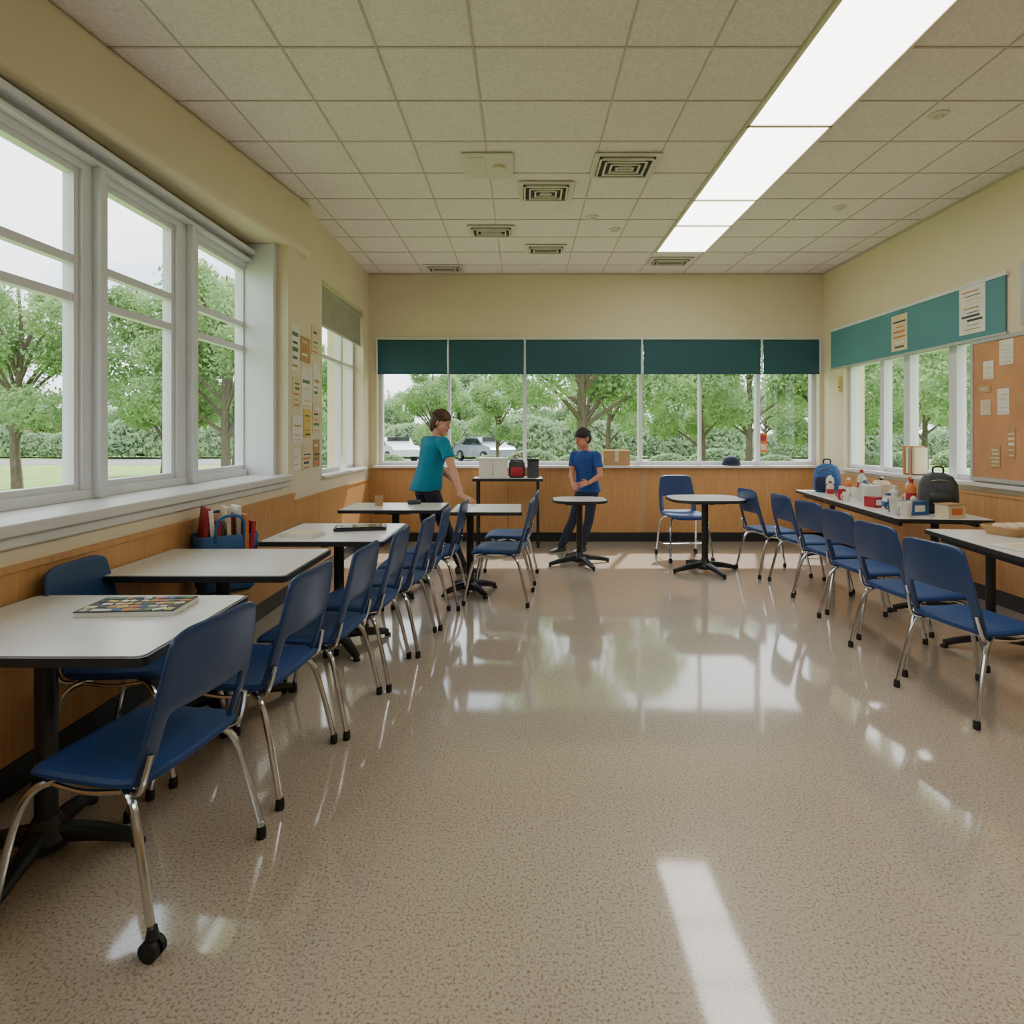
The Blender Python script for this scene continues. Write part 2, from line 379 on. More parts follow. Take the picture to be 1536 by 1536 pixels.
b.add([(x,3.44,2.26),(x,4.62,2.26),(x,4.62,2.72),(x,3.44,2.72)],[(0,1,2,3)],'glass'); b.obj('window_5',smooth=False)

# ceiling grid
b=MB(); xls=[-1.83,-1.30,-.79,-.27,.55,1.02,1.49,2.07,2.6,3.13,3.66]
for x in xls: b.bx(x-.006,x+.006,YF,YB,H-.004,H+.001,'tbar')
yv=[YB-.40-.52*i for i in range(19)]
for y in yv: b.bx(-2.4,XR,y-.006,y+.006,H-.005,H+.001,'tbar')
b.bx(-2.3,XR,YB-.02,YB,H-.02,H,'tbar'); b.bx(XR-.02,XR,YF,YB,H-.02,H,'tbar')
b.obj('ceiling_grid',smooth=False)
# light strip
b=MB(); jo=[6.81,5.95,5.30,4.02,2.75,1.45,.15,-1.15]
for i in range(len(jo)-1):
    b.bx(1.515,2.055,jo[i+1]+.015,jo[i]-.015,H-.012,H-.006,'lamp')
for j in jo: b.bx(1.50,2.07,j-.014,j+.014,H-.02,H,'beige')
b.bx(1.495,1.515,-1.15,6.82,H-.02,H,'beige'); b.bx(2.055,2.075,-1.15,6.82,H-.02,H,'beige')
b.obj('ceiling_light',smooth=False)
# vents
def vent(cx,cy,w,d,name='air_vent',dark=True):
    b=MB(); z=H-.006
    b.bx(cx-w/2,cx+w/2,cy-d/2,cy+d/2,z-.012,z,'vent')
    if dark:
        b.bx(cx-w/2+.04,cx+w/2-.04,cy-d/2+.04,cy+d/2-.04,z-.016,z-.01,'ventd')
        n=4
        for i in range(n):
            t=.045+i*.045
            if d/2-t<.02: break
            for sx in (-1,1):
                b.bx(min(cx+sx*(w/2-t),cx+sx*(w/2-t-.014)),max(cx+sx*(w/2-t),cx+sx*(w/2-t-.014)),cy-d/2+t,cy+d/2-t,z-.03,z-.014,'vent')
                b.bx(cx-w/2+t,cx+w/2-t,min(cy+sx*(d/2-t),cy+sx*(d/2-t-.014)),max(cy+sx*(d/2-t),cy+sx*(d/2-t-.014)),z-.031,z-.0145,'vent')
    else:
        b.bx(cx-w/2+.06,cx-.02,cy-d/2+.05,cy+d/2-.05,z-.016,z-.01,'vent')
        b.cyl((cx+.08,cy,z-.035),(cx+.08,cy,z-.01),.05,'beige')
    b.obj(name)
vent(.78,4.63,.5,.42); vent(.19,5.12,.46,.40); vent(-.325,6.12,.48,.32); vent(.25,6.72,.46,.3); vent(1.76,7.2,.5,.3); vent(-.99,7.5,.48,.3)
vent(-.27,4.63,.38,.42,'ceiling_speaker_panel',False)
for x,y in [(.93,6.1),(2.9,5.5),(2.6,6.9),(2.7,3.9),(.66,5.75)]:
    b=MB(); b.lathe([(.0,-.03),(.02,-.03),(.035,-.012),(.06,-.008),(.06,0)],(x,y,H),'vent'); b.obj('smoke_detector' if x>2 else 'sprinkler_head')

# ------------------------------------------------------------------ chair
def chair_mesh(casters,swivel=False):
    b=MB(); N=36
    def se(a,n=4.5):
        c,s_=math.cos(a),math.sin(a)
        return (abs(c)**(2/n)*(1 if c>=0 else -1),abs(s_)**(2/n)*(1 if s_>=0 else -1))
    rings=[]; dz0=.06 if swivel else 0
    def zt(x,y):
        z=.452+dz0-.018*math.exp(-((x/.14)**2+((y+.03)/.15)**2))
        if y>.12: z-=.035*((y-.12)/.11)**2
        if y<-.15: z+=.02*((-y-.15)/.08)**2
        return z
    prof=[(.02,0),(.3,0),(.6,0),(.85,0),(.96,-.004),(1.0,-.014),(1.0,-.022),(.96,-.032),(.8,-.034),(.4,-.034),(.02,-.034)]
    for r_,dz in prof:
        rg=[]
        for i in range(N):
            cx,cy=se(2*math.pi*i/N); x=cx*.222*r_*(1-.04*cy); y=cy*.225*r_
            rg.append((x,y,zt(x,y)+dz))
        rings.append(rg)
    b.loft(rings,'bluefab')
    # back shell : side wings rising to a panel, with an opening above the seat
    t=MB(); nu,nv=16,14; idx={}; vs=[];fs=[]
    for j in range(nv+1):
        for i in range(nu+1):
            u=-1+2*i/nu; v=j/nv
            hw=.215+.006*math.sin(v*3)-.030*v*v
            top=.418*(1-.055*max(0,(abs(u)-.55)/.45)**2.2)
            z=.435+dz0+top*v
            wrap=.030*(u*u)
            y=-.205-.085*v+wrap*(.6+.6*(1-v)) -.012*math.sin(v*math.pi)
            idx[(i,j)]=len(vs); vs.append((u*hw,y,z))
    for j in range(nv):
        for i in range(nu):
            u=-1+2*(i+.5)/nu; v=(j+.5)/nv
            if abs(u)<.74 and v<.43: continue
            fs.append((idx[(i,j)],idx[(i+1,j)],idx[(i+1,j+1)],idx[(i,j+1)]))
    used=sorted({a for f in fs for a in f}); mp={a:n for n,a in enumerate(used)}
    t.add([vs[a] for a in used],[tuple(mp[a] for a in f) for f in fs],'blue')
    me=baked(t,'cb',[('SOLIDIFY',{'thickness':.022,'offset':0}),('SUBSURF',{'levels':1,'render_levels':1})])
    addmesh(b,me,'blue')
    r=.0118
    if swivel:
        for sx in (-1,1):
            for sy in (-1,1):
                b.tube([(sx*.08,sy*.04,.465),(sx*.17,sy*.12,.455),(sx*.21,sy*.18,.40),(sx*.225,sy*.22,.2),(sx*.235,sy*.25,.06)],r,'chrome')
                b.cyl((sx*.235-.013,sy*.25,.027),(sx*.235+.013,sy*.25,.027),.027,'rubber')
            b.tube([(sx*.228,-.23,.16),(sx*.228,.23,.16)],.008,'chrome',8,False)
        b.tube([(-.228,0,.16),(.228,0,.16)],.008,'chrome',8,False); b.bx(-.1,.1,-.08,.08,.46,.475,'black')
        return b.mesh('caster_chair')
    for sx in (-1,1):
        b.tube([(sx*.10,.02,.405),(sx*.17,.10,.402),(sx*.205,.165,.375),(sx*.222,.21,.27),(sx*.235,.262,.035)],r,'chrome')
        b.tube([(sx*.10,-.02,.405),(sx*.17,-.10,.402),(sx*.205,-.165,.375),(sx*.222,-.205,.27),(sx*.24,-.258,.055 if casters else .035)],r,'chrome')
        b.tube([(sx*.185,.13,.398),(sx*.19,0,.385),(sx*.185,-.13,.398)],.008,'chrome',8)
        b.tube([(sx*.19,-.15,.40),(sx*.210,-.195,.42),(sx*.204,-.222,.52)],.009,'chrome',8)
        b.lathe([(.0,0),(.014,0),(.0165,.008),(.0155,.035),(.0125,.042)],(sx*.2355,.263,0),'rubber',12)
        if casters and sx==1:
            cx,cy=sx*.243,-.262
            b.cyl((cx-.020,cy,.028),(cx-.005,cy,.028),.028,'rubber'); b.cyl((cx+.005,cy,.028),(cx+.020,cy,.028),.028,'rubber')
            b.cyl((cx-.018,cy,.028),(cx+.018,cy,.028),.010,'chrome'); b.lathe([(.0,.046),(.013,.046),(.018,.056),(.014,.074),(.0125,.084)],(cx,cy,0),'black',12)
        else:
            b.lathe([(.0,0),(.014,0),(.0165,.008),(.0155,.035),(.0125,.042)],(sx*.2405,-.2605,0),'rubber',12)
            if casters: b.tube([(sx*.24,-.259,.04),(sx*.24,-.2585,.06)],r,'chrome')
    b.tube([(-.19,.12,.40),(.19,.12,.40)],.009,'chrome',8); b.tube([(-.19,-.12,.40),(.19,-.12,.40)],.009,'chrome',8)
    b.bx(-.12,.12,-.1,.1,.405,.42,'black')
    return b.mesh('classroom_chair')
CH=chair_mesh(False)
CC=chair_mesh(True)
for v in CC.vertices: v.co.x*=-1
bm=bmesh.new(); bm.from_mesh(CC); bmesh.ops.reverse_faces(bm,faces=bm.faces[:]); bm.to_mesh(CC); bm.free()
def chair(x,y,deg,c=False): return place(CC if c else CH,'classroom_chair',(x,y,0),R(deg))
chair(-1.205,1.885,80,True)
chair(-1.14,2.50,84); chair(-1.05,3.0,86); chair(-.98,3.50,88); chair(-.90,4.0,86); chair(-.85,4.5,90); chair(-.76,4.98,87)
chair(-1.655,2.60,-88)
# right
chair(2.36,3.12,-80); chair(2.43,3.72,-84); chair(2.52,4.33,-86); chair(2.58,4.90,-84); chair(2.60,5.45,-88); chair(2.50,6.02,-84)
# mid chairs
chair(-.20,5.08,84); chair(-.14,5.78,86)
SW=chair_mesh(False,True)
place(SW,'caster_chair',(1.80,6.74,0),R(185))

# ------------------------------------------------------------------ tables
def rrect(w,d,r,seg=5):
    p=[]
    for cx,cy,a0 in [(w/2-r,d/2-r,0),(-w/2+r,d/2-r,90),(-w/2+r,-d/2+r,180),(w/2-r,-d/2+r,270)]:
        for i in range(seg+1):
            a=R(a0+90*i/seg); p.append((cx+r*math.cos(a),cy+r*math.sin(a)))
    return p
def table(x,y,w,d,h=.75,rz=0,ped=None,name='cafeteria_table',round_=False,casters=False,armr=.34,rot0=35):
    b=MB()
    pl=rrect(w,d,min(w,d)*.32 if round_ else .025)
    b.prism(pl,h-.030,h-.003,'edge')
    b.prism([(p[0]*(1-.012/w*2),p[1]*(1-.012/d*2)) for p in pl],h-.004,h,'top')
    px,py=ped or (0,0)
    b.box((px,py,h-.042),(.32,.32,.02),'black'); b.bx(px-.02,px+.02,-d/2+.08,d/2-.08,h-.05,h-.031,'black')
    b.cyl((px,py,.08),(px,py,h-.04),.033,'black',20); b.lathe([(.0,.03),(.07,.03),(.075,.06),(.05,.10),(.036,.13)],(px,py,0),'black')
    for i in range(4):
        a=R(rot0+90*i); dx,dy=math.cos(a),math.sin(a)
        b.tube([(px,py,.075),(px+dx*armr*.5,py+dy*armr*.5,.06),(px+dx*armr,py+dy*armr,.028)],[.034,.03,.02],'black',10)
        ex,ey=px+dx*armr,py+dy*armr
        if casters: b.cyl((ex-.012,ey,.025),(ex+.012,ey,.025),.025,'rubber'); 
        else: b.lathe([(.0,0),(.022,0),(.022,.012),(.012,.02),(.0,.03)],(ex,ey,0),'rubber',12)
    return b.obj(name,(x,y,0),rz,bevel=.002)
table(-1.53,2.08,.86,.68,ped=(-.06,-.08),rot0=10,armr=.28)
table(-1.53,3.06,.90,.66)
table(-1.22,3.97,.76,.74)
table(-1.14,5.36,.88,.56)
table(-.31,5.24,.60,.58,ped=(-.16,0.06),armr=.26)
table(.60,6.42,.58,.50,h=.70,round_=True,casters=True,rot0=20)
table(1.84,6.08,.74,.62,round_=True,casters=True,rot0=15)
# long tables on right
def longtable(cx,cy,w,l,rz,h=.75):
    b=MB(); pl=rrect(w,l,.03)
    b.prism(pl,h-.03,h-.003,'edge'); b.prism([(p[0]*.985,p[1]*.994) for p in pl],h-.004,h,'top')
    b.bx(-w/2+.06,-w/2+.085,-l/2+.1,l/2-.1,h-.07,h-.031,'black'); b.bx(w/2-.085,w/2-.06,-l/2+.1,l/2-.1,h-.07,h-.031,'black')
    for sy in (-1,1):
        yy=sy*(l/2-.16)
        b.cyl((0,yy,.06),(0,yy,h-.031),.028,'black')
        b.tube([(-w/2+.05,yy,.03),(-w/4,yy,.055),(0,yy,.07),(w/4,yy,.055),(w/2-.05,yy,.03)],.022,'black')
        b.bx(-w/2+.08,w/2-.08,yy-.02,yy+.02,h-.055,h-.032,'black')
        for sx in(-1,1): b.lathe([(0,0),(.025,0),(.022,.015),(0,.03)],(sx*(w/2-.05),yy,0),'rubber',12)
    return b.obj('folding_table',(cx,cy,0),rz,bevel=.002)
an=-math.atan(.12)
longtable(3.335,5.70,.70,2.36,an)
longtable(2.97,3.36,.66,1.40,an)
# back work table with bags
b=MB(); b.bx(-.62,.24,7.28,7.62,.815,.85,'edge'); b.bx(-.61,.23,7.29,7.61,.848,.852,'top')
for x in(-.56,.18):
    for y in(7.33,7.57): b.cyl((x,y,0),(x,y,.82),.016,'black')
    b.cyl((x,7.33,.2),(x,7.57,.2),.012,'black')
b.obj('work_table',bevel=.002)

# ------------------------------------------------------------------ props
def magazine(x,y,z,rz):
    b=MB()
    for i in range(5): b.box((random.uniform(-.004,.004),random.uniform(-.004,.004),.002+i*.004),(.34,.19,.0035),'paper' if i<4 else 'greybag')
    cols=['card','green','greybag','paper2','card','paper','yellow','bluebag','orange','paper2']
    for i in range(9):
        for j in range(5):
            b.box((-.145+i*.036+random.uniform(-.006,.006),-.075+j*.037,.0202+.0002*j+.0001*(i%2)),(random.uniform(.02,.045),random.uniform(.015,.032),.0012),random.choice(cols),Matrix.Rotation(random.uniform(-.5,.5),3,'Z'))
    b.obj('magazine',(x,y,z),rz)
magazine(-1.42,2.22,.7505,R(4))
b=MB(); b.box((0,0,.012),(.34,.16,.018),'black'); b.box((0,0,.023),(.31,.14,.004),'darkglass'); b.obj('laptop_computer',(-1.10,4.06,.7505),R(12),bevel=.004)
b=MB(); b.box((0,0,.01),(.22,.16,.02),'paper'); b.box((0,0,.022),(.2,.14,.003),'paper2'); b.obj('notebook',(-1.40,3.80,.7505),R(-12))
b=MB(); b.lathe([(.0,0),(.035,0),(.038,.09),(.032,.09),(.03,.01),(0,.01)],(0,0,0),'card'); b.obj('paper_cup',(-1.3,5.4,.7505))
b=MB(); b.box((0,0,.02),(.12,.05,.04),'greybag'); b.obj('pencil_case',(-1.0,5.5,.7505),R(20),bevel=.012)
# stool and tote bag by the wall
b=MB(); b.lathe([(0,.43),(.15,.43),(.16,.445),(.15,.46),(0,.46)],(0,0,0),'wood')
for i in range(4):
    a=R(45+90*i); b.cyl((.15*math.cos(a),.15*math.sin(a),0),(.10*math.cos(a),.10*math.sin(a),.435),.014,'black')
b.obj('stool',(-1.80,3.62,0))
b=MB()
rings=[]
for z,w,d in [(0,.13,.09),(.02,.15,.11),(.2,.165,.12),(.33,.17,.12),(.34,.165,.115),(.30,.155,.105)]:
    rings.append([(p[0],p[1],z) for p in rrect(w*2,d*2,.05)])
b.loft(rings,'bluebag')
for i in range(9):
    x=-.12+i*.03; h=.36+random.uniform(0,.12)
    b.box((x,random.uniform(-.05,.05),h-.1),(.022,.16,.26),['red','paper','red','greybag','paper2','red','paper','orange','red'][i],Matrix.Rotation(random.uniform(-.15,.15),3,'Y'))
b.tube([(-.08,-.115,.30),(-.06,-.13,.44),(.06,-.13,.44),(.08,-.115,.30)],.009,'bluebag'); b.tube([(-.08,.115,.30),(-.06,.13,.44),(.06,.13,.44),(.08,.115,.30)],.009,'bluebag')
b.obj('tote_bag',(-1.80,3.62,.4605),R(40))
# cardboard box on sill
b=MB(); b.bx(-.17,.17,-.07,.07,0,.19,'card'); b.box((-.0,-.03,.195),(.34,.08,.006),'card',Matrix.Rotation(.06,3,'X')); b.box((0,.035,.197),(.34,.07,.006),'card',Matrix.Rotation(-.1,3,'X')); b.box((0,-.071,.12),(.05,.002,.14),'paper2'); b.obj('cardboard_box',(1.20,7.775,.9855),0,bevel=.002)
# cap on sill
b=MB(); b.ell((0,0,.01),(.12,.085,.12),'navy',rn=10); b.prism([(-.09,-.05),(-.07,-.11),(-.03,-.125),(.03,-.125),(.07,-.11),(.09,-.05)],.012,.02,'navy'); b.ell((0,0,.13),(.01,.01,.006),'navy')
o=b.obj('cap',(2.70,7.79,.985)); 
for v in o.data.vertices:
    if v.co.z<0.002: v.co.z=0.002
# counter items
def backpack(name,loc,rz,k,s=1.0,k2='greybag'):
    b=MB(); rings=[]
    for z,w,d in [(0,.12,.08),(.03,.15,.10),(.15,.155,.11),(.27,.145,.10),(.34,.11,.08),(.37,.05,.04)]:
        rings.append([(p[0]*s,p[1]*s,z*s) for p in rrect(w*2,d*2,min(w,d)*.6)])
    b.loft(rings,k)
    rings=[]
    for z,w,d in [(.03,.10,.02),(.05,.115,.035),(.16,.115,.04),(.20,.09,.02)]:
        rings.append([(p[0]*s,(p[1]-.11)*s,z*s) for p in rrect(w*2,d*2,d*.8)])
    b.loft(rings,k2)
    b.tube([(-.04*s,0,.36*s),(-.035*s,0,.42*s),(.035*s,0,.42*s),(.04*s,0,.36*s)],.009*s,k2)
    for sx in(-1,1): b.tube([(sx*.08*s,.09*s,.33*s),(sx*.1*s,.15*s,.25*s),(sx*.1*s,.14*s,.1*s),(sx*.1*s,.1*s,.04*s)],.012*s,k2)
    b.tube([(-.13*s,-.06*s,.28*s),(0,-.105*s,.31*s),(.13*s,-.06*s,.28*s)],.005*s,'chrome',6)
    b.obj(name,loc,rz)
backpack('backpack',(-.08,7.45,.8525),0,'greybag',.66,'red')
backpack('backpack',(3.36,6.64,.7505),R(-40),'bluebag',.85,'navy')
b=MB()
for x in(-.09,.09): b.bx(x-.085,x+.085,-.09,.09,0,.24,'paper'); b.bx(x-.087,x+.087,-.092,.092,.2,.245,'sill')
b.obj('storage_bin',(-.37,7.45,.8525),0,bevel=.006)
b=MB(); b.bx(-.07,.07,-.08,.08,0,.23,'greybag'); b.bx(-.072,.072,-.082,.082,.2,.235,'black'); b.tube([(-.04,0,.23),(0,0,.27),(.04,0,.23)],.006,'black'); b.obj('lunch_box',(.12,7.45,.8525),0,bevel=.01)
def bottle(loc,k,h=.2,r=.035,cap='paper'):
    b=MB(); b.lathe([(0,0),(r,0),(r*1.03,.01),(r,h*.65),(r*.9,h*.74),(r*.4,h*.84),(r*.38,h*.9),(0,h*.9)],(0,0,0),k)
    b.lathe([(r*.45,h*.88),(r*.45,h),(0,h)],(0,0,0),cap); b.lathe([(r*1.035,h*.2),(r*1.04,h*.21),(r*1.04,h*.5),(r*1.035,h*.51)],(0,0,0),cap); b.obj('bottle',loc)
def cup(loc,k,h=.1,r=.04):
    b=MB(); b.lathe([(0,0),(r*.8,0),(r,h),(r*.93,h),(r*.74,.008),(0,.008)],(0,0,0),k); b.tube([(r*.9,0,h*.8),(r*1.55,0,h*.7),(r*1.5,0,h*.35),(r*.85,0,h*.25)],.006,k,8); b.obj('mug',loc,random.uniform(0,6))
Z=.7505
bottle((3.22,6.30,Z),'clearp',.24,.04,'bluebag'); bottle((3.36,6.20,Z),'orange',.19,.035,'paper'); bottle((3.54,6.28,Z),'clearp',.27,.04,'red')
bottle((3.40,5.26,Z),'orange',.25,.04,'red'); bottle((3.24,5.24,Z),'clearp',.2,.04,'paper'); bottle((3.60,6.02,Z),'green',.22,.035,'paper')
bottle((3.52,5.22,Z),'paper',.17,.04,'bluebag'); bottle((3.10,5.10,Z),'clearp',.14,.045,'bluebag')
bottle((3.46,6.08,Z),'bluebag',.20,.032,'paper'); bottle((3.14,6.14,Z),'paper2',.16,.035,'red'); bottle((3.62,5.62,Z),'clearp',.24,.035,'orange')
cup((3.34,6.04,Z),'paper'); cup((3.52,5.48,Z),'paper2'); cup((2.98,4.80,Z),'clearp',.13,.05); cup((2.95,4.63,Z),'paper',.12,.045); cup((3.12,5.88,Z),'red'); cup((3.05,4.95,Z),'greybag',.1,.04); cup((3.08,5.72,Z),'paper',.09,.035)
# toaster
b=MB(); rings=[[(p[0],p[1],z) for p in rrect(w,d,.04)] for z,w,d in [(0,.24,.15),(.015,.25,.16),(.14,.25,.16),(.165,.235,.145),(.17,.2,.11)]]
b.loft(rings,'clearp'); b.bx(-.09,.09,-.035,-.015,.165,.172,'ventd'); b.bx(-.09,.09,.015,.035,.165,.172,'ventd'); b.box((.13,0,.09),(.02,.04,.015),'black'); b.obj('toaster',(3.28,5.68,Z),R(70),bevel=.0)
b=MB(); b.lathe([(0,0),(.07,0),(.085,.05),(.085,.16),(.06,.19),(0,.195)],(0,0,0),'paper2'); b.lathe([(0,.19),(.012,.195),(.016,.215),(0,.22)],(0,0,0),'black'); b.tube([(.08,0,.14),(.13,0,.13),(.13,0,.07),(.08,0,.06)],.008,'paper2'); b.obj('crock_jar',(3.47,5.82,Z))
b=MB(); b.bx(-.09,.09,-.06,.06,0,.11,'bluebag'); b.ell((0,0,.12),(.03,.012,.03),'paper'); b.bx(-.05,.05,-.061,-.059,.03,.08,'paper'); b.obj('tissue_box',(3.12,4.80,Z),R(15),bevel=.004)
backpack('backpack',(3.40,4.92,Z),R(-25),'greybag',.88,'black')
b=MB(); b.box((0,0,.05),(.16,.12,.10),'paper2'); b.box((0,0,.103),(.17,.13,.008),'card'); b.box((0,-.0615,.05),(.1,.002,.05),'orange'); b.obj('food_box',(3.30,4.64,Z),R(12),bevel=.003)
b=MB(); b.box((0,0,.04),(.14,.10,.08),'paper'); b.box((0,-.051,.04),(.10,.002,.04),'red'); b.obj('food_box',(3.46,6.42,Z),R(-20),bevel=.003)
b=MB(); b.box((0,0,.045),(.10,.13,.09),'red'); b.box((0,-.066,.045),(.07,.002,.05),'paper'); b.obj('food_box',(3.10,5.30,Z),R(8),bevel=.003)
# woven basket on near right table
b=MB(); rings=[]
for z,w,d in [(0,.30,.18),(.03,.34,.21),(.055,.36,.23),(.06,.35,.22),(.03,.32,.19),(.012,.28,.16)]: rings.append([(p[0]*.8,p[1],z) for p in rrect(w,d,.05)])
b.loft(rings,'card')
for i in range(5): b.ell((-.08+i*.04,random.uniform(-.03,.03),.05),(.03,.05,.025),'paper2')
b.obj('bread_basket',(3.14,3.86,Z),R(20))
b=MB(); b.box((0,0,.006),(.3,.21,.008),'paper'); b.box((0,0,.011),(.22,.12,.002),'paper2'); b.obj('paper_stack',(2.86,3.40,.7502),R(10))

# posters : on x-plane walls
def poster_x(name,x,y0,y1,z0,z1,side,bg='paper',n=6,cols=('orange','red','greybag','green')):
    b=MB(); t=.004*side
    def bb(a0,a1,c0,c1,o0,o1,k): b.bx(min(x+o0,x+o1),max(x+o0,x+o1),a0,a1,c0,c1,k)
    bb(y0,y1,z0,z1,0,t,bg)
    w=y1-y0;h=z1-z0
    for i in range(n):
        zz=z0+h*(.08+.84*i/n); a=y0+w*random.uniform(.08,.25); c=y1-w*random.uniform(.08,.35)
        bb(a,c,zz,zz+h*.84/n*random.uniform(.15,.55),t,t*1.4,random.choice(cols))
    b.obj(name,smooth=False)
poster_x('poster',XR-.021,6.04,6.30,2.25,2.62,-1,'paper2',6,('greybag','orange','paper'))
poster_x('poster',XR-.021,5.02,5.32,2.26,2.69,-1,'paper',10,('orange','greybag','card','bluebag','paper2'))
b=MB(); b.bx(XR-.03,XR,3.6,5.17,1.0,2.19,'cork')
for a,c in [(3.6,3.63),(5.14,5.17)]: b.bx(XR-.04,XR,a,c,.999,2.191,'alu')
b.bx(XR-.039,XR,3.61,5.16,1.0,1.03,'alu'); b.bx(XR-.039,XR,3.61,5.16,2.16,2.19,'alu'); b.obj('cork_bulletin_board')
for (a,c,d,e,k) in [(4.92,5.03,1.85,2.0,'paper'),(4.72,4.86,1.95,2.15,'paper'),(4.76,4.88,1.55,1.76,'paper'),(4.95,5.06,1.55,1.68,'paper2'),(4.70,4.78,1.2,1.45,'card'),(4.85,4.97,1.12,1.3,'card'),(4.4,4.6,1.7,2.0,'paper'),(4.95,5.1,1.74,1.8,'card')]:
    poster_x('pinned_paper',XR-.031,a,c,d,e,-1,k,5,('paper2','paper2','paper'))
poster_x('pinned_paper',XR-.005,7.32,7.40,1.9,2.1,-1,'yellow',4)
random.seed(3)
for (y0,y1,z0,z1,k) in [(5.16,5.34,1.95,2.35,'paper'),(5.38,5.62,2.05,2.28,'card'),(5.66,5.86,2.15,2.42,'paper2'),(5.2,5.36,1.62,1.9,'paper2'),(5.40,5.66,1.66,2.0,'paper'),(5.70,5.88,1.75,2.08,'paper'),(5.18,5.42,1.32,1.56,'paper'),(5.46,5.64,1.36,1.62,'yellow'),(5.68,5.9,1.40,1.70,'paper2'),(5.20,5.36,1.08,1.26,'paper'),(5.42,5.66,1.06,1.30,'paper2'),(5.70,5.88,1.08,1.34,'card')]:
    poster_x('pinned_paper',XL+.001,y0,y1,z0,z1,1,k,5,('paper2','greybag','paper','green','card','orange'))
# sign in the back window
b=MB(); b.bx(3.12,3.22,7.93,7.938,1.15,1.40,'orange'); b.bx(3.135,3.205,7.926,7.93,1.3,1.37,'red'); b.bx(3.135,3.205,7.926,7.93,1.18,1.26,'paper2'); b.obj('window_sign',smooth=False)
b=MB()
for i,k in enumerate(['paper2','card','paper','orange']): b.box((0,i*.05,.13),(.13,.035,.26+.03*(i%2)),k)
b.obj('binder_row',(XR+.01,5.9,1.0),0,bevel=.003)

# ------------------------------------------------------------------ people
def nz(v): return Vector(v).normalized()
def ring(c,sd,fd,w,d,n=20,p=2.4):
    o=[]
    for i in range(n):
        a=2*math.pi*i/n; x,y=math.cos(a),math.sin(a)
        x=abs(x)**(2/p)*(1 if x>=0 else -1); y=abs(y)**(2/p)*(1 if y>=0 else -1)
        o.append(Vector(c)+sd*w*x+fd*d*y)
    return o
def vox(mb,name,size,it,parent):
    me=baked(mb,name,[('REMESH',{'mode':'VOXEL','voxel_size':size,'use_smooth_shade':True}),('SMOOTH',{'factor':.5,'iterations':it})])
    me.polygons.foreach_set('use_smooth',[True]*len(me.polygons))
    if not me.materials: me.materials.append(M[mb.mats[0]])
    o=bpy.data.objects.new(name,me); COL.objects.link(o); o.parent=parent; return o
def hand(mb,w,d,pn,th,s,k,curl=.35):
    d=nz(d); th=nz(th-d*th.dot(d)); pn=th.cross(d) if pn>0 else d.cross(th)
    c=w+d*.045*s
    mb.ell(c,(.046*s,.040*s,.017*s),k,(d,th,pn),12,6); mb.cap(w-d*.02*s,w+d*.02*s,.024*s,.024*s,k)
    L=[.068,.078,.072,.056]
    for i in range(4):
        off=(.031-.0205*i)*s
        p=w+d*.076*s+th*off; dd=nz(d+th*(.14-.09*i)); r=.0086*s
        ln=L[i]*s; a=0
        for f,q in [(.45,1),(.32,.92),(.25,.85)]:
            a+=curl*(1.0+.1*i); v=nz(dd*math.cos(a)+pn*math.sin(a)); p2=p+v*ln*f
            mb.cap(p,p2,r*q,r*q*.93,k,8); p=p2
    p=w+d*.025*s+th*.03*s; v=nz(d*.6+th*.75+pn*.25); p2=p+v*.036*s; mb.cap(p,p2,.0125*s,.0105*s,k,8)
    v=nz(d*.85+th*.35+pn*.3); p3=p2+v*.028*s; mb.cap(p2,p3,.0105*s,.009*s,k,8)
